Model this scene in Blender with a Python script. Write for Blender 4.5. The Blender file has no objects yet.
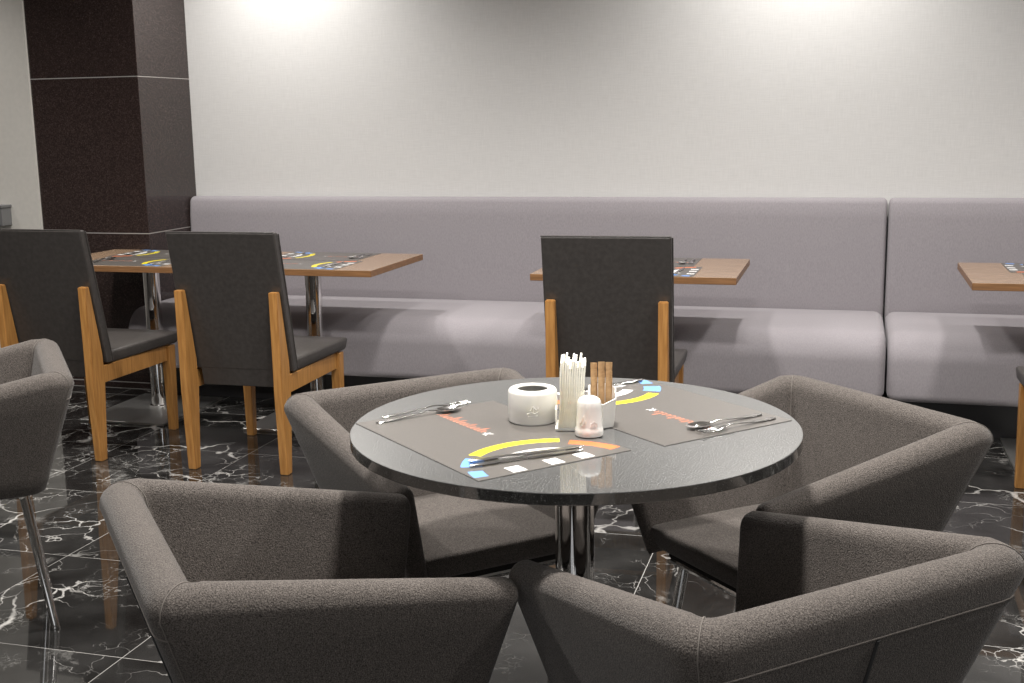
import bpy, bmesh, math, random
from mathutils import Vector, Matrix
random.seed(7)
S = bpy.context.scene
COL = S.collection
PI = math.pi

# ------------------------------------------------------------------ camera
FPX = 1182.07
cd = bpy.data.cameras.new('camera')
cam = bpy.data.objects.new('camera', cd); COL.objects.link(cam)
cd.sensor_width = 36.0; cd.lens = FPX/1024*36.0
cr = Vector((0.96227159, 0.27166099, -0.01528697))
cu = Vector((-0.03537589, 0.18061865, 0.98291681))
cf = Vector((-0.26978126, 0.94529213, -0.18341445))
m3 = Matrix((cr, cu, -cf)).transposed()
cam.matrix_world = Matrix.Translation((0, 0, 1.3715)) @ m3.to_4x4()
cd.clip_start = 0.05
S.camera = cam

# ------------------------------------------------------------------ world, exposure
S.view_settings.view_transform = 'Standard'
S.view_settings.look = 'None'
S.view_settings.gamma = 1
S.view_settings.use_curve_mapping = False
S.view_settings.exposure = 0.0
w = bpy.data.worlds.new('world'); S.world = w; w.use_nodes = True
w.node_tree.nodes['Background'].inputs[0].default_value = (0.9, 0.92, 1, 1)
w.node_tree.nodes['Background'].inputs[1].default_value = 0.05

# ------------------------------------------------------------------ lamps of the room and added fill
CEIL = 2.95
def spot(name, loc, energy, size, blend, aim=None, r=0.05, col=(1, .95, .88)):
    l = bpy.data.lights.new(name, 'SPOT'); l.energy = energy; l.spot_size = math.radians(size)
    l.spot_blend = blend; l.shadow_soft_size = r; l.color = col
    o = bpy.data.objects.new(name, l); COL.objects.link(o); o.location = loc
    d = (Vector(aim)-Vector(loc)) if aim else Vector((0, 0, -1))
    o.rotation_euler = d.to_track_quat('-Z', 'Y').to_euler()
    return o
def area(name, loc, energy, size, spread=180, aim=None, col=(1, .95, .88)):
    l = bpy.data.lights.new(name, 'AREA'); l.shape = 'DISK'; l.energy = energy; l.size = size
    l.spread = math.radians(spread); l.color = col
    o = bpy.data.objects.new(name, l); COL.objects.link(o); o.location = loc
    d = (Vector(aim)-Vector(loc)) if aim else Vector((0, 0, -1))
    o.rotation_euler = d.to_track_quat('-Z', 'Y').to_euler()
    return o
for x in (-2.85, -0.2, 2.45):
    spot('wall_wash', (x, 5.30, 2.75), 118, 140, 1.0, (x, 5.40, 0), 0.045, (1, .975, .94))
spot('wall_wash', (-4.95, 4.85, 2.75), 58, 118, 0.9, (-4.95, 4.95, 0), 0.045, (1, .975, .94))  # extra spot added to brighten the left wall, fixture unseen
for x, y, e in ((-3.3, 3.45, 40), (-1.2, 3.45, 40), (0.9, 3.45, 40), (-2.6, 2.0, 38), (-0.5, 2.0, 58), (1.6, 2.0, 38), (-2.0, -0.3, 7), (0.4, -0.3, 7)):
    area('ceiling_downlight', (x, y, CEIL-0.06), e, 0.26, 140, col=(1, .97, .93))
dl = area('front_fill', (0.3, -2.45, 1.75), 34, 3.4, 180, (0.0, 5.8, 2.1), (.95, .97, 1)); dl.data.shape = 'RECTANGLE'; dl.data.size_y = 1.7  # broad soft fill added behind the camera; no window is built there

# ------------------------------------------------------------------ materials
def nt(name):
    m = bpy.data.materials.new(name); m.use_nodes = True
    t = m.node_tree; b = t.nodes['Principled BSDF']
    return m, t, b
def node(t, typ, **kw):
    n = t.nodes.new(typ)
    for k, v in kw.items():
        if k.startswith('i_'):
            n.inputs[k[2:].replace('_', ' ')].default_value = v
        else: setattr(n, k, v)
    return n
def ramp(t, stops):
    r = t.nodes.new('ShaderNodeValToRGB'); e = r.color_ramp.elements
    while len(e) > len(stops): e.remove(e[-1])
    while len(e) < len(stops): e.new(1)
    for k, (p, c) in enumerate(stops):
        e[k].position = p; e[k].color = (*c, 1) if len(c) == 3 else c
    return r
def coords(t, scale=(1, 1, 1), kind='Object'):
    tc = t.nodes.new('ShaderNodeTexCoord'); mp = t.nodes.new('ShaderNodeMapping')
    mp.inputs['Scale'].default_value = scale
    t.links.new(tc.outputs[kind], mp.inputs[0]); return mp
def simple(name, col, rough=.5, metal=0, spec=.5, ior=None):
    m, t, b = nt(name)
    b.inputs['Base Color'].default_value = (*col, 1); b.inputs['Roughness'].default_value = rough
    b.inputs['Metallic'].default_value = metal; b.inputs['Specular IOR Level'].default_value = spec
    if ior: b.inputs['IOR'].default_value = ior
    return m
def noisy(name, c1, c2, scale, rough=.8, lo=.35, hi=.65, bump=0.0, bscale=None, stretch=(1, 1, 1), spec=.5, detail=2, metal=0, dist=.001, ior=None, sheen=0):
    m, t, b = nt(name)
    mp = coords(t, stretch)
    n = node(t, 'ShaderNodeTexNoise', i_Scale=scale, i_Detail=detail); t.links.new(mp.outputs[0], n.inputs['Vector'])
    r = ramp(t, [(lo, c1), (hi, c2)]); t.links.new(n.outputs['Fac'], r.inputs[0])
    t.links.new(r.outputs[0], b.inputs['Base Color'])
    b.inputs['Roughness'].default_value = rough; b.inputs['Specular IOR Level'].default_value = spec; b.inputs['Metallic'].default_value = metal
    if ior: b.inputs['IOR'].default_value = ior
    if sheen:
        b.inputs['Sheen Weight'].default_value = sheen; b.inputs['Sheen Roughness'].default_value = .4
    if bump:
        n2 = node(t, 'ShaderNodeTexNoise', i_Scale=bscale or scale, i_Detail=2); t.links.new(mp.outputs[0], n2.inputs['Vector'])
        bp = node(t, 'ShaderNodeBump', i_Strength=bump, i_Distance=dist); t.links.new(n2.outputs['Fac'], bp.inputs['Height'])
        t.links.new(bp.outputs[0], b.inputs['Normal'])
    return m
M = {}
M['tweed'] = noisy('grey_brown_tweed', (.032, .027, .0245), (.138, .120, .107), 520, .95, .34, .66, .8, 380, detail=3, spec=.2, dist=.002, sheen=.12)
M['tweed_dark'] = noisy('dark_tweed_lining', (.012, .011, .01), (.03, .027, .025), 400, .95, spec=.15)
M['thread'] = simple('grey_thread', (.15, .133, .12), .9, spec=.2)
M['bench'] = noisy('mauve_grey_velvet', (.285, .262, .278), (.34, .315, .33), 260, .9, .3, .7, .25, 500, (1, 1, .35), detail=3, spec=.2, sheen=.15)
M['bench_seam'] = simple('dark_seam', (.05, .045, .05), .8)
M['leather'] = noisy('dark_taupe_leather', (.046, .041, .038), (.060, .054, .050), 60, .40, .3, .7, .12, 700, spec=.4)
M['oak'] = noisy('honey_oak', (.30, .135, .035), (.47, .235, .07), 16, .38, .3, .72, stretch=(6, 6, .5), detail=4)
M['table_top'] = noisy('walnut_laminate', (.25, .165, .105), (.33, .225, .15), 9, .22, .3, .7, stretch=(1, 14, 14), detail=5)
M['table_edge'] = noisy('oak_edge_band', (.18, .088, .036), (.27, .135, .058), 9, .4, .3, .7, stretch=(1, 3, 14), detail=4)
M['chrome'] = simple('polished_chrome', (.78, .77, .76), .06, 1)
M['steel'] = simple('brushed_steel', (.62, .6, .58), .2, 1)
M['satin'] = simple('satin_steel', (.70, .69, .67), .38, 1)
M['cutlery'] = simple('stainless_steel', (.72, .71, .70), .13, 1)
M['black_toe'] = simple('black_toe_kick', (.012, .011, .012), .5)
M['white_paint'] = noisy('warm_white_paint', (.61, .585, .54), (.64, .612, .565), 40, .75)
M['taupe_paint'] = simple('taupe_paint', (.20, .185, .17), .7)
M['ceramic'] = simple('white_glazed_ceramic', (.80, .78, .74), .12)
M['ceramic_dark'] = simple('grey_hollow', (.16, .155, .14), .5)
M['napkin'] = noisy('cream_paper', (.83, .80, .70), (.90, .87, .77), 90, .85)
M['kraft'] = noisy('kraft_paper', (.40, .235, .105), (.60, .38, .19), 70, .6, .3, .7)
def mat_material():
    """taupe paper printed with concentric coloured arcs and white squares at one end"""
    m, t, b = nt('printed_taupe_paper'); L = t.links
    co = coords(t); sep = t.nodes.new('ShaderNodeSeparateXYZ'); L.new(co.outputs[0], sep.inputs[0])
    def mt(op, a, c=None):
        n = t.nodes.new('ShaderNodeMath'); n.operation = op
        for i, v in enumerate((a, c)):
            if v is None: continue
            if isinstance(v, (int, float)): n.inputs[i].default_value = v
            else: L.new(v, n.inputs[i])
        return n.outputs[0]
    def band(v, lo, hi): return mt('MULTIPLY', mt('GREATER_THAN', v, lo), mt('LESS_THAN', v, hi))
    X, Y, Z = sep.outputs
    dx = mt('SUBTRACT', .249, X)
    rr = mt('SQRT', mt('ADD', mt('MULTIPLY', dx, dx), mt('MULTIPLY', Y, Y)))
    th = mt('MULTIPLY', mt('ARCTAN2', Y, dx), 180/PI)
    top = mt('GREATER_THAN', Z, .0009)
    col = None
    n = node(t, 'ShaderNodeTexNoise', i_Scale=300, i_Detail=2); L.new(co.outputs[0], n.inputs['Vector'])
    r = ramp(t, [(.35, (.098, .089, .081)), (.65, (.112, .102, .093))]); L.new(n.outputs['Fac'], r.inputs[0]); col = r.outputs[0]
    def put(mask, c):
        nonlocal col
        x = t.nodes.new('ShaderNodeMix'); x.data_type = 'RGBA'; L.new(mt('MULTIPLY', mask, top), x.inputs['Factor']); L.new(col, x.inputs[6]); x.inputs[7].default_value = (*c, 1); col = x.outputs[2]
    def sec(r0, r1, a0, a1): return mt('MULTIPLY', band(rr, r0, r1), band(th, a0, a1))
    put(sec(.155, .181, -34, 36), (.80, .66, .02)); put(sec(.142, .170, 43, 80), (.72, .17, .05))
    put(sec(.138, .178, -60, -41), (.15, .33, .72)); put(sec(.140, .168, -84, -70), (.15, .33, .72))
    put(sec(.090, .115, -42, 44), (.80, .79, .77))
    for v0 in (-.092, -.008, .060): put(mt('MULTIPLY', band(X, .209, .243), band(Y, v0, v0+.030)), (.80, .79, .77))
    L.new(col, b.inputs['Base Color']); b.inputs['Roughness'].default_value = .30; b.inputs['IOR'].default_value = 1.6
    return m
M['mat'] = mat_material()
M['p_orange'] = simple('print_orange', (.66, .25, .15), .4)
M['p_white'] = simple('print_white', (.80, .79, .77), .3)
M['grey_ledge'] = simple('grey_metal_ledge', (.16, .16, .16), .4)
M['rubber'] = simple('black_rubber', (.02, .02, .02), .6)
M['ceiling'] = simple('white_ceiling', (.74, .72, .69), .9)

def wall_mat():
    m, t, b = nt('woven_wallpaper')
    mp = coords(t)
    a = node(t, 'ShaderNodeTexNoise', i_Scale=1, i_Detail=2); c = node(t, 'ShaderNodeTexNoise', i_Scale=1, i_Detail=2)
    m1 = coords(t, (240, 240, 14)); m2 = coords(t, (14, 14, 240))
    t.links.new(m1.outputs[0], a.inputs['Vector']); t.links.new(m2.outputs[0], c.inputs['Vector'])
    ad = node(t, 'ShaderNodeMath', operation='ADD'); t.links.new(a.outputs['Fac'], ad.inputs[0]); t.links.new(c.outputs['Fac'], ad.inputs[1])
    r = ramp(t, [(.35, (.66, .65, .635)), (.65, (.725, .715, .70))])
    hf = node(t, 'ShaderNodeMath', operation='MULTIPLY'); hf.inputs[1].default_value = .5
    t.links.new(ad.outputs[0], hf.inputs[0]); t.links.new(hf.outputs[0], r.inputs[0]); t.links.new(r.outputs[0], b.inputs['Base Color'])
    b.inputs['Roughness'].default_value = .8; b.inputs['Specular IOR Level'].default_value = .25
    bp = node(t, 'ShaderNodeBump', i_Strength=.15, i_Distance=.001); t.links.new(ad.outputs[0], bp.inputs['Height']); t.links.new(bp.outputs[0], b.inputs['Normal'])
    return m
M['wall'] = wall_mat()

def marble():
    m, t, b = nt('black_veined_marble')
    L = t.links
    co = coords(t)
    def math_(op, a, bb=None, clamp=False):
        n = t.nodes.new('ShaderNodeMath'); n.operation = op; n.use_clamp = clamp
        for i, v in enumerate((a, bb)):
            if v is None: continue
            if isinstance(v, (int, float)): n.inputs[i].default_value = v
            else: L.new(v, n.inputs[i])
        return n.outputs[0]
    sep = t.nodes.new('ShaderNodeSeparateXYZ'); L.new(co.outputs[0], sep.inputs[0])
    T = .615
    gx = math_('DIVIDE', math_('ADD', sep.outputs[0], 1.795+T*20), T); gy = math_('DIVIDE', math_('SUBTRACT', sep.outputs[1], 2.509-T*20), T)
    ix = math_('FLOOR', gx); iy = math_('FLOOR', gy)
    fx = math_('FRACT', gx); fy = math_('FRACT', gy)
    # every tile cut from another part of the slab
    cb = t.nodes.new('ShaderNodeCombineXYZ'); L.new(ix, cb.inputs[0]); L.new(iy, cb.inputs[1])
    wn = t.nodes.new('ShaderNodeTexWhiteNoise'); wn.noise_dimensions = '2D'; L.new(cb.outputs[0], wn.inputs['Vector'])
    sc = t.nodes.new('ShaderNodeVectorMath'); sc.operation = 'SCALE'; sc.inputs['Scale'].default_value = 9; L.new(wn.outputs['Color'], sc.inputs[0])
    ad = t.nodes.new('ShaderNodeVectorMath'); ad.operation = 'ADD'; L.new(co.outputs[0], ad.inputs[0]); L.new(sc.outputs[0], ad.inputs[1])
    P = ad.outputs[0]
    def warp(vec, scale, amt):
        n = node(t, 'ShaderNodeTexNoise', i_Scale=scale, i_Detail=4); L.new(vec, n.inputs['Vector'])
        s = t.nodes.new('ShaderNodeVectorMath'); s.operation = 'SUBTRACT'; L.new(n.outputs['Color'], s.inputs[0]); s.inputs[1].default_value = (.5, .5, .5)
        k = t.nodes.new('ShaderNodeVectorMath'); k.operation = 'SCALE'; k.inputs['Scale'].default_value = amt; L.new(s.outputs[0], k.inputs[0])
        a = t.nodes.new('ShaderNodeVectorMath'); a.operation = 'ADD'; L.new(vec, a.inputs[0]); L.new(k.outputs[0], a.inputs[1])
        return a.outputs[0]
    def veins(scale, amt, wscale, w, mscale, lo, hi):
        v = node(t, 'ShaderNodeTexVoronoi', feature='DISTANCE_TO_EDGE', i_Scale=scale); L.new(warp(P, wscale, amt), v.inputs['Vector'])
        mk = node(t, 'ShaderNodeTexNoise', i_Scale=mscale, i_Detail=3); L.new(P, mk.inputs['Vector'])
        mm = t.nodes.new('ShaderNodeMapRange'); mm.inputs[1].default_value = lo; mm.inputs[2].default_value = hi; L.new(mk.outputs['Fac'], mm.inputs[0])
        wd = math_('MULTIPLY', mm.outputs[0], w)
        ln = math_('SUBTRACT', 1.0, math_('DIVIDE', v.outputs['Distance'], math_('ADD', wd, .0005)), True)
        return math_('MULTIPLY', math_('POWER', ln, .7), mm.outputs[0])
    a = veins(2.3, .42, 3.0, .030, 2.0, .43, .68)
    c = veins(6.5, .22, 7, .035, 2.6, .48, .72)
    d = veins(17, .10, 16, .06, 3.4, .52, .74)
    e = veins(42, .05, 34, .08, 4.0, .56, .78)
    hz = node(t, 'ShaderNodeTexNoise', i_Scale=4.2, i_Detail=8, i_Roughness=.72); L.new(warp(P, 3, .3), hz.inputs['Vector'])
    hm = t.nodes.new('ShaderNodeMapRange'); hm.inputs[1].default_value = .60; hm.inputs[2].default_value = .82; L.new(hz.outputs['Fac'], hm.inputs[0])
    s = math_('ADD', math_('ADD', math_('ADD', a, math_('MULTIPLY', c, .8)), math_('ADD', math_('MULTIPLY', d, .6), math_('MULTIPLY', e, .45))), math_('MULTIPLY', hm.outputs[0], .5), True)
    gr = math_('MAXIMUM', math_('LESS_THAN', math_('MINIMUM', fx, math_('SUBTRACT', 1.0, fx)), .0022), math_('LESS_THAN', math_('MINIMUM', fy, math_('SUBTRACT', 1.0, fy)), .0022))
    cl = node(t, 'ShaderNodeTexNoise', i_Scale=5, i_Detail=4); L.new(P, cl.inputs['Vector'])
    base = ramp(t, [(.35, (.010, .0095, .009)), (.7, (.030, .029, .028))]); L.new(cl.outputs['Fac'], base.inputs[0])
    mx = t.nodes.new('ShaderNodeMix'); mx.data_type = 'RGBA'; L.new(s, mx.inputs['Factor']); L.new(base.outputs[0], mx.inputs[6]); mx.inputs[7].default_value = (.62, .60, .57, 1)
    m2 = t.nodes.new('ShaderNodeMix'); m2.data_type = 'RGBA'; L.new(gr, m2.inputs['Factor']); L.new(mx.outputs[2], m2.inputs[6]); m2.inputs[7].default_value = (.30, .29, .275, 1)
    L.new(m2.outputs[2], b.inputs['Base Color'])
    b.inputs['Roughness'].default_value = .035; b.inputs['IOR'].default_value = 1.55
    return m
M['marble'] = marble()

def granite(name, stops):
    m, t, b = nt(name)
    co = coords(t)
    n = node(t, 'ShaderNodeTexNoise', i_Scale=420, i_Detail=3); t.links.new(co.outputs[0], n.inputs['Vector'])
    r = ramp(t, stops); t.links.new(n.outputs['Fac'], r.inputs[0])
    t.links.new(r.outputs[0], b.inputs['Base Color'])
    b.inputs['Roughness'].default_value = .06; b.inputs['IOR'].default_value = 2.5
    return m
M['granite'] = granite('grey_speckled_polished_stone', [(.36, (.055, .055, .054)), (.58, (.095, .095, .093)), (.72, (.33, .33, .325))])
M['granite_shaded'] = granite('shaded_speckled_stone_edge', [(.42, (.02, .02, .019)), (.64, (.045, .043, .04)), (.76, (.20, .20, .195))])  # same stone as the top; shade of the edge put into its colour

def pillar_mat():
    m, t, b = nt('polished_brown_black_stone')
    co = coords(t)
    n = node(t, 'ShaderNodeTexNoise', i_Scale=190, i_Detail=3); t.links.new(co.outputs[0], n.inputs['Vector'])
    r = ramp(t, [(.4, (.024, .016, .0145)), (.62, (.048, .032, .029)), (.78, (.12, .09, .08))]); t.links.new(n.outputs['Fac'], r.inputs[0])
    t.links.new(r.outputs[0], b.inputs['Base Color']); b.inputs['Roughness'].default_value = .06; b.inputs['IOR'].default_value = 1.55
    return m
M['stone'] = pillar_mat()
M['joint'] = simple('pale_joint', (.42, .40, .38), .6)

# ------------------------------------------------------------------ helpers
def link(name, bm, mats, parent=None, smooth=True, angle=35, wn=False):
    me = bpy.data.meshes.new(name)
    bmesh.ops.recalc_face_normals(bm, faces=bm.faces)
    for e in bm.edges:
        if len(e.link_faces) == 2:
            e.smooth = e.calc_face_angle(0) < math.radians(angle)
    for f in bm.faces: f.smooth = smooth
    bm.to_mesh(me); bm.free()
    for m in (mats if isinstance(mats, (list, tuple)) else [mats]): me.materials.append(M[m])
    o = bpy.data.objects.new(name, me); COL.objects.link(o)
    if parent: o.parent = parent
    if wn:
        md = o.modifiers.new('wn', 'WEIGHTED_NORMAL'); md.keep_sharp = True; md.weight = 100
    return o
def tag(o, label, cat, group=None):
    o['label'] = label; o['category'] = cat
    if group: o['group'] = group
    return o
def empty(name, loc=(0, 0, 0), rz=0):
    o = bpy.data.objects.new(name, None); COL.objects.link(o); o.location = loc; o.rotation_euler = (0, 0, rz)
    o.empty_display_size = .1
    return o
def struct(o):
    o['kind'] = 'structure'; return o
def copy_tree(o, parent=None):
    c = o.copy(); COL.objects.link(c)
    if parent: c.parent = parent
    for ch in list(o.children): copy_tree(ch, c)
    return c
def new(): return bmesh.new()
def merge(bm, sub):
    me = bpy.data.meshes.new('tmp'); sub.to_mesh(me); bm.from_mesh(me); sub.free(); bpy.data.meshes.remove(me)
def box(bm, x0, x1, y0, y1, z0, z1, bev=0, seg=2, mi=0, rot=None, at=None):
    b = bmesh.new(); bmesh.ops.create_cube(b, size=1)
    for v in b.verts:
        v.co = Vector(((x0+x1)/2+v.co.x*(x1-x0), (y0+y1)/2+v.co.y*(y1-y0), (z0+z1)/2+v.co.z*(z1-z0)))
    if bev: bmesh.ops.bevel(b, geom=b.edges[:], offset=bev, segments=seg, profile=.5, affect='EDGES')
    if rot is not None: bmesh.ops.transform(b, matrix=rot, verts=b.verts)
    if at is not None: bmesh.ops.translate(b, vec=at, verts=b.verts)
    for f in b.faces: f.material_index = mi
    merge(bm, b); return bm
def hexa(bm, pts, bev=0, seg=2, mi=0):
    """8 points: bottom ring of four, then top ring of four"""
    b = bmesh.new(); vs = [b.verts.new(p) for p in pts]
    for f in ((3, 2, 1, 0), (4, 5, 6, 7), (0, 1, 5, 4), (1, 2, 6, 5), (2, 3, 7, 6), (3, 0, 4, 7)): b.faces.new([vs[i] for i in f])
    bmesh.ops.recalc_face_normals(b, faces=b.faces)
    if bev: bmesh.ops.bevel(b, geom=b.edges[:], offset=bev, segments=seg, profile=.5, affect='EDGES')
    for f in b.faces: f.material_index = mi
    merge(bm, b); return bm
def tube(bm, pts, r, n=12, caps=True, mi=0):
    pts = [Vector(p) for p in pts]; rs = r if isinstance(r, (list, tuple)) else [r]*len(pts)
    rings = []
    prev = None
    for i, p in enumerate(pts):
        d = (pts[min(i+1, len(pts)-1)]-pts[max(i-1, 0)]).normalized()
        if prev is None:
            u = d.orthogonal().normalized()
        else:
            u = (prev-d*prev.dot(d)).normalized()
        prev = u; v = d.cross(u)
        rings.append([bm.verts.new(p+(u*math.cos(2*PI*k/n)+v*math.sin(2*PI*k/n))*rs[i]) for k in range(n)])
    for a, b in zip(rings, rings[1:]):
        for k in range(n):
            f = bm.faces.new((a[k], a[(k+1) % n], b[(k+1) % n], b[k])); f.material_index = mi
    if caps:
        bm.faces.new(rings[0][::-1]).material_index = mi; bm.faces.new(rings[-1]).material_index = mi
    return bm
def lathe(bm, prof, n=48, at=(0, 0, 0), mi=0, caps=True):
    at = Vector(at); rings = []
    for r, z in prof:
        rings.append([bm.verts.new(at+Vector((r*math.cos(2*PI*k/n), r*math.sin(2*PI*k/n), z))) for k in range(n)])
    for a, b in zip(rings, rings[1:]):
        for k in range(n):
            f = bm.faces.new((a[k], a[(k+1) % n], b[(k+1) % n], b[k])); f.material_index = mi
    if caps:
        bm.faces.new(rings[0][::-1]).material_index = mi; bm.faces.new(rings[-1]).material_index = mi
    return bm
def poly(bm, pts, mi=0):
    f = bm.faces.new([bm.verts.new(p) for p in pts]); f.material_index = mi; return f
def plate(bm, pts2, z0, z1, mi=0):
    """flat plate with thickness from a 2-D outline"""
    lo = [bm.verts.new((x, y, z0)) for x, y in pts2]; hi = [bm.verts.new((x, y, z1)) for x, y in pts2]
    n = len(pts2)
    bm.faces.new(lo[::-1]).material_index = mi; bm.faces.new(hi).material_index = mi
    for k in range(n): bm.faces.new((lo[k], lo[(k+1) % n], hi[(k+1) % n], hi[k])).material_index = mi

# ------------------------------------------------------------------ room shell
XL, XR, YN, YW = -6.2, 4.4, -2.6, 5.85
PX0, PX1, PY = -4.106, -3.470, 5.36
b = new(); box(b, XL, XR, YN, YW+.1, -.06, 0); struct(link('floor', b, 'marble', smooth=False))
b = new(); box(b, XL, XR, YN, YW+.1, CEIL, CEIL+.06); struct(link('ceiling', b, 'ceiling', smooth=False))
b = new(); box(b, PX1-.02, XR, YW, YW+.1, 0, CEIL); struct(link('wall_back', b, 'wall', smooth=False))
b = new(); box(b, XL, PX0, PY-.012, YW+.1, 0, CEIL); struct(link('wall_left', b, 'white_paint', smooth=False))
b = new(); box(b, XL-.1, XL, YN, YW+.1, 0, CEIL); struct(link('wall_side', b, 'taupe_paint', smooth=False))
b = new(); box(b, XR, XR+.1, YN, YW+.1, 0, CEIL); struct(link('wall_right', b, 'taupe_paint', smooth=False))
b = new(); box(b, XL, XR, YN-.1, YN, 0, CEIL); struct(link('wall_front', b, 'taupe_paint', smooth=False))
# stone-clad pillar in courses with pale joints
pil = empty('stone_pillar', ((PX0+PX1)/2, (PY+YW)/2, 0))
tag(pil, 'polished dark brown stone clad pillar at the left end of the bench', 'pillar')
b = new(); zs = [0, .035, .828, 1.622, 2.415, CEIL]
ox, oy = (PX0+PX1)/2, (PY+YW)/2
for z0, z1 in zip(zs, zs[1:]):
    box(b, PX0-ox, PX1-ox, PY-oy, YW-oy, z0+.002, z1-.002, .0015, 1)
link('stone_cladding', b, 'stone', pil, smooth=False)
b = new(); box(b, PX0-ox+.002, PX1-ox-.0012, PY-oy+.0012, YW-oy, 0, CEIL); link('joint', b, 'joint', pil, smooth=False)
# grey ledge at the left edge
b = new(); box(b, -5.3, -4.285, PY-.09, PY-.012, .868, .962, .003); box(b, -5.3, -4.280, PY-.095, PY-.012, .962, .976, .002)
tag(link('wall_ledge', b, 'grey_ledge', wn=True), 'short grey metal ledge end on the white wall at far left', 'ledge')

# ------------------------------------------------------------------ upholstered wall bench
def arc(cx, cy, r, a0, a1, n):
    return [(cx+r*math.cos(math.radians(a0+(a1-a0)*k/n)), cy+r*math.sin(math.radians(a0+(a1-a0)*k/n))) for k in range(n+1)]
def extrude_profile(prof, x0, x1, i0=.03, i1=.03, ns=5, mid=10):
    """profile (y, z) swept along x, with rounded ends"""
    b = new(); cy = sum(p[0] for p in prof)/len(prof); cz = sum(p[1] for p in prof)/len(prof)
    st = [(x0+i0*(1-math.cos(PI/2*k/ns)), i0*(1-math.sin(PI/2*k/ns))) for k in range(ns+1)]
    st += [(x0+i0+(x1-x0-i0-i1)*k/mid, 0) for k in range(1, mid)]
    st += [(x1-i1*(1-math.cos(PI/2*k/ns)), i1*(1-math.sin(PI/2*k/ns))) for k in range(ns, -1, -1)]
    n = len(prof); nor = []
    for i in range(n):
        p, q = Vector(prof[i-1]), Vector(prof[(i+1) % n]); d = (q-p).normalized(); nor.append(Vector((-d.y, d.x)))
    rings = []
    for x, ins in st:
        rings.append([b.verts.new((x, prof[i][0]+nor[i].x*ins, prof[i][1]+nor[i].y*ins)) for i in range(n)])
    for a_, b_ in zip(rings, rings[1:]):
        for k in range(n): b.faces.new((a_[k], a_[(k+1) % n], b_[(k+1) % n], b_[k]))
    b.faces.new(rings[0][::-1]); b.faces.new(rings[-1])
    return b
# counter-clockwise in (y, z), so the left-hand normal points inside
seat_prof = [(5.22, .175), (5.74, .175)] + arc(5.72, .440, .030, 0, 90, 3) + [(5.60, .471), (5.45, .472), (5.32, .470)] + arc(5.225, .345, .125, 90, 180, 10) + [(5.103, .28)] + arc(5.140, .215, .037, 180, 250, 3)
back_prof = [(5.765, .30), (5.842, .30), (5.842, .955)] + arc(5.80, .954, .040, 0, 160, 8) + [(5.752, .90), (5.745, .70), (5.742, .46)]
for x0, x1, lab in ((-3.468, .174, 'long mauve grey upholstered bench unit left of the dark seam, running to the pillar'), (.182, 3.6, 'mauve grey upholstered bench unit right of the dark seam, running out of frame')):
    bn = empty('wall_bench', ((x0+x1)/2, 5.5, 0)); tag(bn, lab, 'bench', 'upholstered bench units along the wall')
    cx = (x0+x1)/2
    def sh(b):
        bmesh.ops.translate(b, vec=(-cx, -5.5, 0), verts=b.verts); return b
    link('seat', sh(extrude_profile(seat_prof, x0, x1, .02 if x0 < -3 else .045, .045)), 'bench', bn, angle=50)
    link('backrest', sh(extrude_profile(back_prof, x0, x1, .022, .022)), 'bench', bn, angle=50)
    b = new(); box(b, x0+.03, x1-.005, 5.3, 5.8, 0, .166); link('toe_kick', sh(b), 'black_toe', bn, smooth=False)

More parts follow.
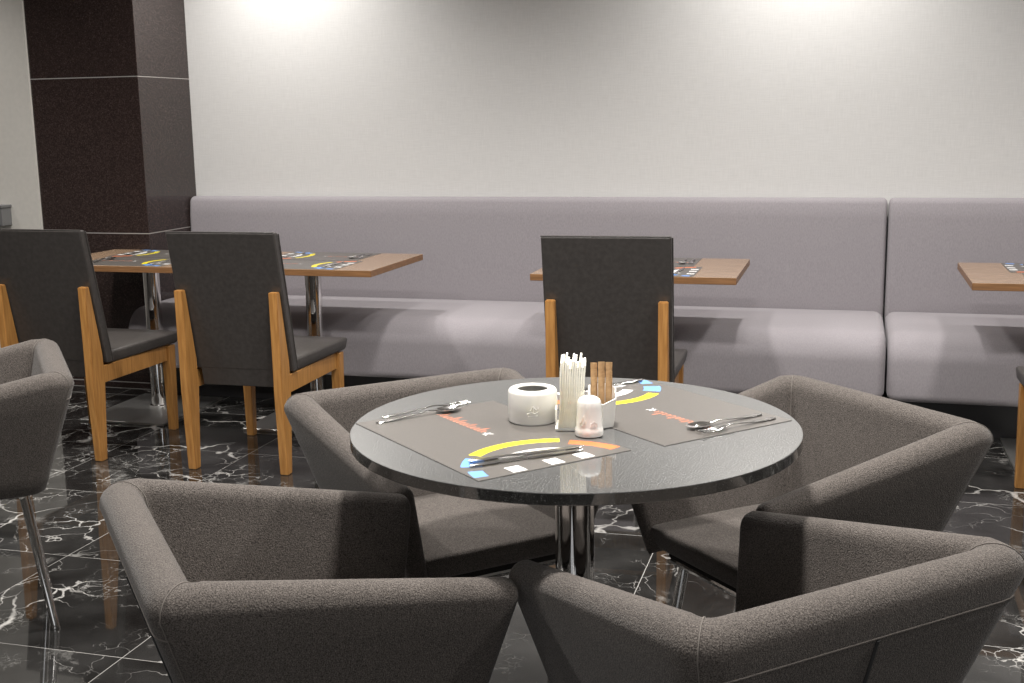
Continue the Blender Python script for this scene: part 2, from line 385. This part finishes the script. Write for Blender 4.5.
# ------------------------------------------------------------------ dining chairs
def make_dining_chair():
    r = empty('dining_chair')
    # panel: leaning slab, rear face y from .105 (z=.335) to -.027 (z=.967)
    def ry(z): return .105+(-.132)*(z-.335)/(.967-.335)
    T = .042
    b = new(); W0, W1 = .232, .231
    Z0 = .405
    hexa(b, [(-W0, ry(Z0), Z0), (W0, ry(Z0), Z0), (W0, ry(Z0)+T, Z0), (-W0, ry(Z0)+T, Z0),
             (-W1, ry(.967), .967), (W1, ry(.967), .967), (W1, ry(.967)+T*.85, .967), (-W1, ry(.967)+T*.85, .967)], .007, 3)
    bk = link('backrest', b, 'leather', r, angle=60, wn=True)
    b = new(); Z1 = .43; U = .178
    hexa(b, [(-U, ry(.335), .335), (U, ry(.335), .335), (U, ry(.335)+.018, .335), (-U, ry(.335)+.018, .335),
             (-U, ry(Z1)+.001, Z1), (U, ry(Z1)+.001, Z1), (U, ry(Z1)+.02, Z1), (-U, ry(Z1)+.02, Z1)], .003, 2)
    link('back_flap', b, 'leather', r, angle=60, wn=True)
    b = new()
    for s in (-1, 1):
        tube(b, [(s*(W0+.0005), ry(z)+T*(.82), z) for z in (.412, .6, .8, .962)], .0028, 8)
    tube(b, [(-W1, ry(.967)+.004, .968), (W1, ry(.967)+.004, .968)], .0028, 8)
    link('piping', b, 'leather', bk)
    # seat cushion
    b = new()
    def seat_ring(z, g):
        return [(-.222-g*.2, ry(.43)+T, z), (.222+g*.2, ry(.43)+T, z), (.243+g, .600+g, z+.004), (-.243-g, .600+g, z+.004)]
    hexa(b, seat_ring(.397, 0)+seat_ring(.450, .008), .012, 3)
    bmesh.ops.subdivide_edges(b, edges=b.edges[:], cuts=1, use_grid_fill=True)
    for v in b.verts:
        if v.co.z > .42:
            fx = 1-(v.co.x/.24)**2; fy = 1-((v.co.y-.34)/.26)**2
            v.co.z += .014*max(0, fx)*max(0, fy)
    link('seat', b, 'leather', r, angle=50)
    b = new()
    for s in (-1, 1):
        box(b, s*.210-.011, s*.210+.011, .06, .565, .325, .398, .003)
    box(b, -.2, .2, .545, .572, .325, .395, .003); box(b, -.19, .19, .15, .18, .34, .394, .003)
    link('apron', b, 'oak', r, angle=60, wn=True)
    for s in (-1, 1):
        # wedge shaped rear leg
        x0, x1 = s*.2-.0175, s*.2+.0175
        x0 += s*.003; x1 += s*.003
        rings = [(0.0, .040, .018), (.33, .084, 0), (.45, .080, 0), (.7356, .030, -.004)]
        b = new(); vs = []
        for z, d, y0 in rings:
            vs.append([b.verts.new((x0, y0-.006, z)), b.verts.new((x1, y0-.006, z)), b.verts.new((x1, y0-.006+d, z)), b.verts.new((x0, y0-.006+d, z))])
        for a_, c_ in zip(vs, vs[1:]):
            for k in range(4): b.faces.new((a_[k], a_[(k+1) % 4], c_[(k+1) % 4], c_[k]))
        b.faces.new(vs[0][::-1]); b.faces.new(vs[-1])
        bmesh.ops.recalc_face_normals(b, faces=b.faces)
        bmesh.ops.bevel(b, geom=[e for e in b.edges if e.calc_face_angle(0) > .5], offset=.003, segments=2, affect='EDGES')
        link('leg', b, 'oak', r, angle=60, wn=True)
        # front leg, tapering to the floor
        b = new(); cx, cy = s*.214, .560
        hexa(b, [(cx-.017, cy-.017, 0), (cx+.017, cy-.017, 0), (cx+.017, cy+.017, 0), (cx-.017, cy+.017, 0),
                 (cx-.022, cy-.026, .394), (cx+.022, cy-.026, .394), (cx+.022, cy+.024, .394), (cx-.022, cy+.024, .394)], .003, 2)
        link('leg', b, 'oak', r, angle=60, wn=True)
    return r
chair = make_dining_chair()
DC = [(-3.178, 4.097, -.016, 'dark leather dining chair at far left, cut by the left edge of the photo'),
      (-2.323, 4.084, .020, 'dark leather dining chair with oak legs, second from the left, at the joined wooden tables'),
      (-.818, 4.096, .060, 'dark leather dining chair behind the round table, its back covering the middle wooden table'),
      (.865, 4.02, 0, 'dark leather dining chair at the right edge, only an oak front leg showing')]
for i, (x, y, a, lab) in enumerate(DC):
    o = chair if i == 0 else copy_tree(chair)
    o.location = (x, y, 0); o.rotation_euler = (0, 0, a)
    tag(o, lab, 'chair', 'leather dining chairs facing the bench')

# ------------------------------------------------------------------ wooden tables
def make_wood_table():
    r = empty('dining_table')
    hw, hd, Z = .4245, .328, .745
    b = new(); box(b, -hw, hw, -hd, hd, Z-.029, Z, .0015, 1)
    for f in b.faces: f.material_index = 0 if f.normal.z > .5 else 1
    b2 = b
    bmesh.ops.recalc_face_normals(b2, faces=b2.faces)
    for f in b2.faces: f.material_index = 0 if f.normal.z > .5 else 1
    link('tabletop', b2, ['table_top', 'table_edge'], r, smooth=False)
    b = new(); box(b, -.19, .19, -.18, .16, Z-.037, Z-.029, .002, 1); box(b, -.20, .20, -.032, .008, Z-.05, Z-.037, .004, 1)
    link('mounting_plate', b, 'steel', r)
    b = new(); lathe(b, [(.048, .010), (.048, .018), (.039, .022), (.039, Z-.05)], 32, (0, -.012, 0)); link('pedestal', b, 'chrome', r)
    b = new(); box(b, -.225, .225, -.345, .205, 0, .012, .002, 1); link('base_plate', b, 'satin', r)
    return r
wt = make_wood_table()
WT = [(-3.252, 5.028, 'wooden dining table at far left, beside the dark stone pillar', 'far left wooden table'),
      (-2.399, 5.042, 'wooden dining table behind the second leather chair, with a free right end', 'second wooden table'),
      (-.842, 5.052, 'wooden dining table in the middle, half hidden behind a single leather chair', 'middle wooden table'),
      (.8845, 5.052, 'wooden dining table at the right edge, only its left corner showing', 'right edge wooden table')]
for i, (x, y, lab, _) in enumerate(WT):
    o = wt if i == 0 else copy_tree(wt)
    o.location = (x, y, 0); tag(o, lab, 'table', 'wooden pedestal tables along the bench')

# ------------------------------------------------------------------ round table
K = .9192
TX, TY, TR, TZ = -.5241*.9332, 2.2902*.9332, .4556*.9332, 1.3715-.6215*K
rt = empty('round_table', (TX, TY, 0)); tag(rt, 'round dark speckled stone table on a chrome pedestal among the grey armchairs', 'table')
b = new(); lathe(b, [(.2, TZ-.021), (TR-.002, TZ-.021), (TR-.0005, TZ-.0203), (TR, TZ-.019), (TR, TZ-.0015), (TR-.0005, TZ-.0004), (TR-.0015, TZ), (TR-.0022, TZ), (.1, TZ)], 128)
bmesh.ops.recalc_face_normals(b, faces=b.faces)
for f in b.faces: f.material_index = 0 if f.normal.z > .6 else 1
link('tabletop', b, ['granite', 'granite_shaded'], rt, angle=12, wn=True)
b = new(); lathe(b, [(.17, TZ-.031), (.17, TZ-.021)], 48); link('mounting_plate', b, 'steel', rt)
b = new(); lathe(b, [(.045, .022), (.038, .03), (.038, TZ-.031)], 48); link('pedestal', b, 'chrome', rt)
b = new(); lathe(b, [(.185, 0), (.185, .006), (.175, .012), (.06, .022)], 64); link('base_plate', b, 'chrome', rt)

# ------------------------------------------------------------------ armchairs
AC = dict(zb=.400, zrim_b=.708, zrim_f=.622)
def fillet(corner, d_in, d_out, r, n):
    """points round a right-angled-ish corner in plan"""
    c = Vector(corner); a = c-Vector(d_in)*r; e = c+Vector(d_out)*r
    out = []
    for k in range(n+1):
        t = k/n; out.append(a.lerp(c, t).lerp(c.lerp(e, t), t))
    return out
def make_armchair():
    r = empty('armchair')
    NA, NC, NB, NE = 8, 6, 8, 5
    zb = AC['zb']
    def dims(t):
        L = lambda a, c: a+(c-a)*t
        return dict(xb=L(-.185, -.266), yb=L(.192, .281), xf=L(.205, .254), yf=L(.186, .245), h=L(.027, .037))
    def path(t, off, shrink=0, k=0):
        """plan polyline at height fraction t, offset outwards by off*h"""
        d = dims(t); o = off*d['h']
        A0 = Vector((d['xf'], d['yf']+o)); C0 = Vector((d['xb']-o, d['yb']+o)); C1 = Vector((d['xb']-o, -d['yb']-o)); A1 = Vector((d['xf'], -d['yf']-o))
        rc = .040+.022*off
        pts = []
        d0 = (C0-A0).normalized(); d1 = (C1-C0).normalized(); d2 = (A1-C1).normalized()
        f0 = fillet(C0, d0, d1, rc, NC); f1 = fillet(C1, d1, d2, rc, NC)
        pts += [A0.lerp(f0[0], j/NA) for j in range(NA)] + f0 + [f0[-1].lerp(f1[0], j/NB) for j in range(1, NB)] + f1 + [f1[-1].lerp(A1, j/NA) for j in range(1, NA+1)]
        return pts
    N = len(path(0, 0))
    # rim height along the path
    def rimz(i):
        if i < NA: return AC['zrim_f']+(AC['zrim_b']-AC['zrim_f'])*i/NA
        if i >= N-NA: return AC['zrim_b']+(AC['zrim_f']-AC['zrim_b'])*(i-(N-NA)+1)/NA
        return AC['zrim_b']
    # cross-section: (t, off, dz)
    sec = [(0, .35, 0), (0, .8, .004), (.03, 1, 0)] + [(t, 1, 0) for t in (.2, .4, .6, .8)]
    for k in range(0, 11):
        a = PI*k/10; sec.append((1, math.cos(a), math.sin(a)))
    sec += [(t, -1, 0) for t in (.8, .6, .4, .25, .1)]
    b = new(); rings = [None]*N
    def section(i, shrink=1.0, dx=0.0):
        ring = []
        for t, off, dz in sec:
            j = min(i, N-1-i); tf = .80+.20*min(1, j/NA)
            p = path(t, off*shrink*tf)[i]
            z = zb+t*(rimz(i)-zb)+dz*(.037*shrink*tf if t == 1 else 1)
            if t == 0: z = zb+dz
            ring.append(b.verts.new((p.x+dx, p.y, z)))
        return ring
    cache = {}
    for (t, off, dz) in sec: cache[(t, off)] = path(t, off)
    allr = []
    for k in range(NE, 0, -1):
        a = PI/2*k/NE*.93; allr.append(section(0, math.cos(a), .022*math.sin(a)))
    for i in range(N): allr.append(section(i))
    for k in range(1, NE+1):
        a = PI/2*k/NE*.93; allr.append(section(N-1, math.cos(a), .022*math.sin(a)))
    for a_, c_ in zip(allr, allr[1:]):
        for k in range(len(sec)-1): b.faces.new((a_[k], a_[k+1], c_[k+1], c_[k]))
        b.faces.new((a_[-1], a_[0], c_[0], c_[-1]))
    b.faces.new(allr[0]); b.faces.new(allr[-1][::-1])
    sh = link('shell', b, 'tweed', r, angle=60)
    # stitched seams: round the outside below the rim, and up the two rear corners over the rim
    def on(i, t, off):
        p = path(t, off)[i]; return Vector((p.x, p.y, zb+t*(rimz(i)-zb)))
    b = new()
    i0, i1 = NA+NC//2, NA+NC+NB-1+NC//2
    tube(b, [on(i, .885, 1.005) for i in range(NA+NC//2, NA+NC+NB+NC//2+1)], .0014, 6)
    for i in (NA+NC//2, N-1-NA-NC//2):
        pts = [on(i, t, 1.02) for t in (.3, .5, .7, .85)]
        for k in range(0, 11):
            a = PI*k/10; p = path(1, math.cos(a)*1.02)[i]; pts.append(Vector((p.x, p.y, rimz(i)+.0378*math.sin(a))))
        pts += [on(i, t, -1.02) for t in (.85, .65, .4)]
        tube(b, pts, .0010, 6)
    link('seam', b, 'thread', sh)
    # zip in the middle of the back
    im = NA+NC+NB//2
    b = new(); tube(b, [on(im, .875, 1.03), on(im, .5, 1.03), on(im, .2, 1.03), on(im, .05, 1.03)], .003, 6)
    link('zip', b, 'rubber', sh)
    # seat cushion
    b = new()
    hexa(b, [(-.19, -.17, .412), (.212, -.188, .412), (.212, .188, .412), (-.19, .17, .412),
             (-.19, -.185, .472), (.232, -.205, .472), (.232, .205, .472), (-.19, .185, .472)], .018, 4)
    link('seat', b, 'tweed', r, angle=50)
    b = new(); box(b, -.17, .19, -.165, .165, .394, .414, .004); link('base_panel', b, 'tweed_dark', r)
    # chrome legs and frame
    b = new()
    tube(b, [(-.15, .14, .388), (.18, .15, .388)], .009, 10); tube(b, [(-.15, -.14, .388), (.18, -.15, .388)], .009, 10)
    tube(b, [(.18, -.16, .388), (.18, .16, .388)], .009, 10); tube(b, [(-.15, -.15, .388), (-.15, .15, .388)], .009, 10)
    link('frame', b, 'chrome', r)
    for sx, sy in ((-1, -1), (-1, 1), (1, -1), (1, 1)):
        tp = Vector((.175 if sx > 0 else -.155, sy*.125, .388)); bt = Vector((.215 if sx > 0 else -.205, sy*.165, .012))
        b = new(); tube(b, [tp, tp.lerp(bt, .5), bt], .0115, 16); lg = link('leg', b, 'chrome', r)
        b = new(); lathe(b, [(.013, 0), (.0135, .004), (.012, .012)], 16, (bt.x, bt.y, 0)); link('glide', b, 'steel', lg)
    return r
arm = make_armchair()
ARM = [(-.8629, 1.7369, 41.18, 'grey tweed armchair at front left, its back to the left edge of the photo'),
       (-.8547, 2.4906, -45.27, 'grey tweed armchair behind the round table on its left side'),
       (-.1130, 2.5520, -136.0, 'grey tweed armchair behind the round table on its right side'),
       (-.1447, 1.7908, 134.28, 'grey tweed armchair at front right, its zipped back turned to the viewer'),
       (-2.350, 2.620, 220.3, 'grey tweed armchair cut by the left edge, with one chrome leg showing')]
for i, (x, y, a, lab) in enumerate(ARM):
    o = arm if i == 0 else copy_tree(arm)
    o.location = (x, y, 0); o.rotation_euler = (0, 0, math.radians(a)); tag(o, lab, 'armchair', 'grey tweed armchairs')

# ------------------------------------------------------------------ placemats
ML, MW, MT = .25, .17, .0012
def ribbon(b, pts, wd, z):
    """one continuous flat stroke"""
    L_, R_ = [], []
    P = [Vector(p) for p in pts]
    for i, p in enumerate(P):
        a = (p-P[i-1]).normalized() if i else None; c = (P[i+1]-p).normalized() if i < len(P)-1 else None
        d = ((a or c)+(c or a)); d = d.normalized() if d.length > .3 else (a or c)
        n = Vector((-d.y, d.x))*wd/2
        L_.append(b.verts.new((*(p+n), z))); R_.append(b.verts.new((*(p-n), z)))
    for i in range(len(P)-1):
        f = b.faces.new((R_[i], R_[i+1], L_[i+1], L_[i])); f.normal_update()
        if f.normal.z < 0: f.normal_flip()
def flat(name, b, mat, parent):
    me = bpy.data.meshes.new(name); b.to_mesh(me); b.free(); me.materials.append(M[mat])
    p = bpy.data.objects.new(name, me); COL.objects.link(p); p.parent = parent; return p
def make_mat():
    b = new(); box(b, -ML, ML, -MW, MW, 0, MT); o = link('placemat', b, 'mat', smooth=False)
    z = MT+.0003
    # cursive word in orange with a small white sign at its end
    pts = [(-.212, .004)]; x = -.208; k = 0
    while x < -.030:
        hgt = (.028, .016, .017, .034, .016, .027, .017, .016)[k % 8]; wv = (.017, .013, .015, .012, .016, .013, .014, .012)[k % 8]
        pts += [(x, .004), (x+wv*.25, .004+hgt*.7), (x+wv*.42, .004+hgt), (x+wv*.58, .004+hgt*.65), (x+wv*.5, .006), (x+wv*.72, .0035)]
        x += wv; k += 1
    b = new(); ribbon(b, pts, .0024, z); flat('lettering', b, 'p_orange', o)
    b = new(); ribbon(b, [(-.022, .008), (-.014, .008), (-.014, .018), (-.0135, -.002), (-.0130, .008), (-.003, .018), (-.0125, .0085), (-.002, -.002)], .0034, z); flat('emblem', b, 'p_white', o)
    return o
mat0 = make_mat(); first = [True]
def place_mat(x, y, z, a, label, sc=1):
    o = mat0 if first[0] else copy_tree(mat0); first[0] = False
    o.location = (x, y, z); o.rotation_euler = (0, 0, a); o.scale = (sc, sc, 1); tag(o, label, 'placemat', 'printed dark grey placemats'); return o

# ------------------------------------------------------------------ cutlery (along +y, handle end at y=0)
def strip(b, secs, th):
    """secs: (y, half width, z) -> rounded flat bar"""
    rings = []
    for y, hw, z in secs:
        prof = [(-1, 0), (-.8, .5), (0, .75), (.8, .5), (1, 0), (.8, -.5), (0, -.5), (-.8, -.5)]
        rings.append([b.verts.new((hw*px, y, z+th*pz)) for px, pz in prof])
    for a_, c_ in zip(rings, rings[1:]):
        for k in range(8): b.faces.new((a_[k], a_[(k+1) % 8], c_[(k+1) % 8], c_[k]))
    b.faces.new(rings[0]); b.faces.new(rings[-1][::-1])
HND = [(0, .0022, .0014), (.004, .0058, .0014), (.02, .0066, .0014), (.06, .0048, .003), (.10, .0032, .006), (.125, .0028, .0085)]
def make_spoon():
    b = new(); strip(b, HND+[(.14, .0032, .0075), (.15, .005, .006)], .0019)
    n = 14; rings = []
    for k in range(0, 7):
        f = k/6; ring = []
        for j in range(n):
            a = 2*PI*j/n; ex = .0205*math.cos(a)*(1-.12*math.sin(a)); ey = .031*math.sin(a)
            ring.append(b.verts.new((ex*f, .178+ey*f, .0015+.0055*f*f)))
        rings.append(ring)
    for a_, c_ in zip(rings, rings[1:]):
        for k in range(n): b.faces.new((a_[k], a_[(k+1) % n], c_[(k+1) % n], c_[k]))
    bmesh.ops.remove_doubles(b, verts=b.verts, dist=1e-6)
    lo = bmesh.ops.extrude_face_region(b, geom=[f for f in b.faces if len(f.verts) <= 4 and f.calc_center_median().y > .146 and f.calc_area() > 0 and f.calc_center_median().z < .008 and all(abs(v.co.x) <= .0255 and v.co.y >= .1469 for v in f.verts)])
    for v in lo['geom']:
        if isinstance(v, bmesh.types.BMVert): v.co.z -= .0012
    return link('spoon', b, 'cutlery', angle=60)
def make_fork():
    b = new(); strip(b, HND+[(.14, .0045, .0075), (.152, .010, .0055), (.162, .0125, .0045), (.168, .0125, .0042)], .0019)
    for x in (-.0106, -.0035, .0035, .0106):
        strip(b, [(.165, .0019, .0042), (.185, .0018, .0034), (.205, .0014, .005), (.214, .0007, .0065)], .002)
        for v in b.verts[-32:]: v.co.x += x
    return link('fork', b, 'cutlery', angle=60)
def make_knife():
    b = new(); strip(b, [(0, .003, .003), (.004, .0055, .003), (.03, .0062, .003), (.08, .0056, .0032), (.112, .0042, .0032), (.118, .0038, .0032)], .0036)
    strip(b, [(.116, .006, .0035), (.125, .0078, .0032), (.18, .0080, .0025), (.22, .007, .002), (.236, .001, .002)], .0016)
    return link('knife', b, 'cutlery', angle=60)
for_cut = {'spoon': [make_spoon(), True], 'fork': [make_fork(), True], 'knife': [make_knife(), True]}
def place_cut(kind, x, y, z, a, label, group):
    src, fresh = for_cut[kind]; o = src if fresh else copy_tree(src); for_cut[kind][1] = False
    o.location = (x, y, z); o.rotation_euler = (0, 0, a); o.scale = (K, K, K); tag(o, label, kind, group); return o
def setting(cx, cy, z, a, where, items, sc=1):
    place_mat(cx, cy, z, a, 'printed dark grey placemat '+where, sc)
    ca, sa = math.cos(a), math.sin(a)
    for kind, u, v, da, zo, word in items:
        u, v = u*sc, v*sc
        place_cut(kind, cx+ca*u-sa*v, cy+sa*u+ca*v, z+zo, a+da, f'steel {kind} {word} the placemat '+where, 'cutlery on the tables')
ZM = MT+.0006
S1 = [('fork', -.256, -.105, -.01, ZM, 'on the plain end of'), ('spoon', -.218, -.138, .02, ZM, 'on the plain end of'),
      ('knife', .172, -.142, -.12, ZM, 'nearest the white squares of'), ('knife', .145, -.128, -.16, ZM, 'across the yellow arc of')]
S2 = [('fork', -.222, -.150, .03, ZM, 'on the plain end of'), ('spoon', -.182, -.150, .03, ZM, 'on the plain end of'),
      ('knife', .222, -.150, -.03, ZM, 'on the patterned end of')]
am = math.radians(-41.5)
setting((-.672-.010)*K, (2.184+.010)*K, TZ, am, 'by the front left armchair', S1, K)
setting(-.397*K, 2.492*K, TZ, math.radians(138), 'by the back right armchair', S2, K)
S3 = [('fork', -.222, -.11, .02, ZM, 'on the plain end of'), ('spoon', -.182, -.11, .02, ZM, 'on the plain end of'),
      ('knife', .16, -.12, -.06, ZM, 'on the arcs of')]
for (x, y, _, nm) in WT:
    setting(x+.02, y-.162, .745, 0, 'on '+nm+', chair side', S3, .93)
    setting(x-.02, y+.162, .745, PI, 'on '+nm+', bench side', S3, .93)

# ------------------------------------------------------------------ ceramics on the round table
pot = empty('ceramic_pot', (-.623*K, 2.334*K, TZ+MT)); pot.scale = (K, K, K); tag(pot, 'round white ceramic pot with a wide hole in its flat lid', 'pot')
R = .0515
b = new(); lathe(b, [(.030, .010), (R-.004, 0), (R, .004), (R+.0005, .035), (R, .063), (R-.0012, .0675), (R-.0045, .0705), (R-.008, .0712), (.0335, .0708), (.0322, .0695), (.032, .067), (.032, .012)], 64)
link('body', b, 'ceramic', pot, angle=50)
b = new(); lathe(b, [(.002, .0125), (.0319, .0125)], 48, caps=False); lathe(b, [(.0318, .0125), (.0318, .0675)], 48, caps=False); link('hollow', b, 'ceramic_dark', pot)
# raised ornament on the side facing the camera
b = new(); th0 = math.atan2(-2.334, .623)
def onpot(du, z): return Vector(((R+.0004)*math.cos(th0+du/R), (R+.0004)*math.sin(th0+du/R), z))
for pts in ([(-.012, .026), (-.004, .030), (.004, .027), (.012, .031)], [(-.006, .033), (0, .042), (.007, .035)], [(0, .030), (.001, .040)], [(-.010, .021), (.010, .022)], [(.010, .036), (.013, .041)]):
    tube(b, [onpot(*p) for p in pts], .0011, 6)
link('relief', b, 'ceramic', pot)

hx, hy = -.520*K, 2.312*K
ha = math.atan2(.21, .977)
hold = empty('napkin_holder', (hx, hy, TZ+MT), ha); hold.scale = (K, K, K); tag(hold, 'white ceramic cruet stand with a napkin slot and a sachet cup', 'holder')
b = new(); box(b, -.047, .026, -.046, .022, 0, .007, .002); link('base', b, 'ceramic', hold)
b = new(); box(b, .0195, .0245, -.044, .036, .004, .078, .002); link('slot_wall', b, 'ceramic', hold)
b = new(); box(b, -.0475, -.0435, -.020, .018, .004, .040, .0015); link('slot_wall', b, 'ceramic', hold)
# six-sided cup with a rim that rises to the back
b = new()
def hexring(s, zf, zbk, cx=.040, cy=.004):
    out = []
    for px, py in ((-.5, -.55), (.28, -1), (1, -.45), (1, .5), (.3, 1), (-.5, .8)):
        x, y = cx+px*s*.036, cy+py*s*.036; f = (py+1)/2
        out.append(b.verts.new((x, y, zf+(zbk-zf)*f)))
    return out
r0 = hexring(.86, 0, 0); r1 = hexring(.9, .003, .003); r2 = hexring(1.04, .052, .082); r3 = hexring(.98, .0525, .0825); r4 = hexring(.84, .008, .008)
for a_, c_ in ((r0, r1), (r1, r2), (r2, r3), (r3, r4)):
    for k in range(6): b.faces.new((a_[k], a_[(k+1) % 6], c_[(k+1) % 6], c_[k]))
b.faces.new(r0[::-1]); b.faces.new(r4)
link('cup', b, 'ceramic', hold, angle=20)
def at_holder(x, y, z):
    x, y, z = x*K, y*K, z*K
    return (hx+math.cos(ha)*x-math.sin(ha)*y, hy+math.sin(ha)*x+math.cos(ha)*y, TZ+MT+z)
# napkins standing in the slot, nested in the same gentle wave
def make_napkin(seed):
    rnd = random.Random(seed); b = new(); nx, nz = 6, 12; W, H, th = .080+rnd.uniform(-.005, .005), .134+rnd.uniform(-.012, .006), .0040
    g = []; jag = [rnd.uniform(-.004, .003) for _ in range(nx+1)]; tip = rnd.uniform(-.0004, .0004)
    for side in (-1, 1):
        rows = []
        for k in range(nz+1):
            row = []
            for i in range(nx+1):
                z = (H+jag[i])*k/nz; y = -W/2+W*i/nx
                x = side*th/2*(1-.12*(k == nz))+.0016*math.sin(z*40)+tip*(z/H)**2
                row.append(b.verts.new((x, y-.012*(z/H)*(1-z/H)*2, z)))
            rows.append(row)
        g.append(rows)
        for k in range(nz):
            for i in range(nx): b.faces.new((rows[k][i], rows[k][i+1], rows[k+1][i+1], rows[k+1][i]))
    A, Bb = g
    for k in range(nz):
        for i in (0, nx): b.faces.new((A[k][i], A[k+1][i], Bb[k+1][i], Bb[k][i]))
    for i in range(nx):
        for k in (0, nz): b.faces.new((A[k][i], A[k][i+1], Bb[k][i+1], Bb[k][i]))
    return link('paper_napkin', b, 'napkin', angle=60)
NN = 11
for k in range(NN):
    o = make_napkin(k); o.scale = (K, K, K); o.location = at_holder(-.0395+.0043*k, -.006, .0075)
    o.rotation_euler = (0, math.radians(3.2+.22*k), ha)
    tag(o, 'white folded paper napkin standing upright in the ceramic slot', 'napkin', 'napkins in the holder')
# brown sugar sticks in the cup
def make_stick():
    b = new(); w_, H = .0066, .116; prof = [(-w_, 0), (-w_*.6, .0018), (w_*.6, .0018), (w_, 0), (w_*.6, -.0018), (-w_*.6, -.0018)]
    rings = []
    for z, s in ((0, .15), (.008, .3), (.016, 1), (H-.016, 1), (H-.008, .3), (H, .15)):
        rings.append([b.verts.new((x*(1 if s == 1 else 1.05), y*s*1.6, z)) for x, y in prof])
    for a_, c_ in zip(rings, rings[1:]):
        for k in range(6): b.faces.new((a_[k], a_[(k+1) % 6], c_[(k+1) % 6], c_[k]))
    b.faces.new(rings[0][::-1]); b.faces.new(rings[-1])
    return link('sugar_stick', b, 'kraft', angle=30)
st0 = make_stick()
spots = [(x0, y0+.001*(x0 > .06)) for x0 in (.0330, .0474, .0618) for y0 in ((-.008, -.0015, .005, .0115, .018) if x0 < .04 else (-.0125, -.006, .0005, .007, .0135))]
for j, (x, y) in enumerate(spots):
    o = st0 if j == 0 else copy_tree(st0)
    o.location = at_holder(x, y, .0095); o.rotation_euler = (0, math.radians(-.5 if x < .04 else .5 if x > .06 else 0), ha+random.uniform(-.02, .02))
    o.scale = (K, K, K*(random.uniform(.80, .90) if y < -.004 else random.uniform(.90, .98) if y < .006 else random.uniform(1.0, 1.07)))
    tag(o, 'brown paper sugar stick standing in the white ceramic cup', 'sugar stick', 'sugar sticks in the cup')
# salt shaker in front
skx, sky, _z = at_holder(.022, -.0765, 0)
b = new(); prof = [(.020, 0), (.0275, .002), (.0285, .006), (.0282, .014), (.0268, .018), (.0262, .022), (.0242, .060), (.0236, .069), (.0215, .0745), (.016, .0785), (.009, .081), (.001, .0818)]
lathe(b, prof, 48)
sk = link('salt_shaker', b, 'ceramic', angle=40); sk.location = (skx, sky, TZ+MT+.0002); sk.scale = (K, K, K); tag(sk, 'small white ceramic shaker standing in front of the sachet cup', 'shaker')
b = new(); th0 = math.atan2(-sky, -skx)
def onsk(du, z):
    rr = .0266-(z-.018)*.05+.0003
    return Vector((rr*math.cos(th0+du/.026), rr*math.sin(th0+du/.026), z))
for pts in ([(.002, .022), (.004, .030), (.010, .034), (.016, .030), (.017, .023)], [(.006, .023), (.010, .028), (.013, .023)], [(-.022, .026), (-.016, .034), (-.012, .044)], [(-.018, .022), (-.012, .028), (-.008, .036)]):
    tube(b, [onsk(*p) for p in pts], .0007, 6)
link('relief', b, 'ceramic', sk)
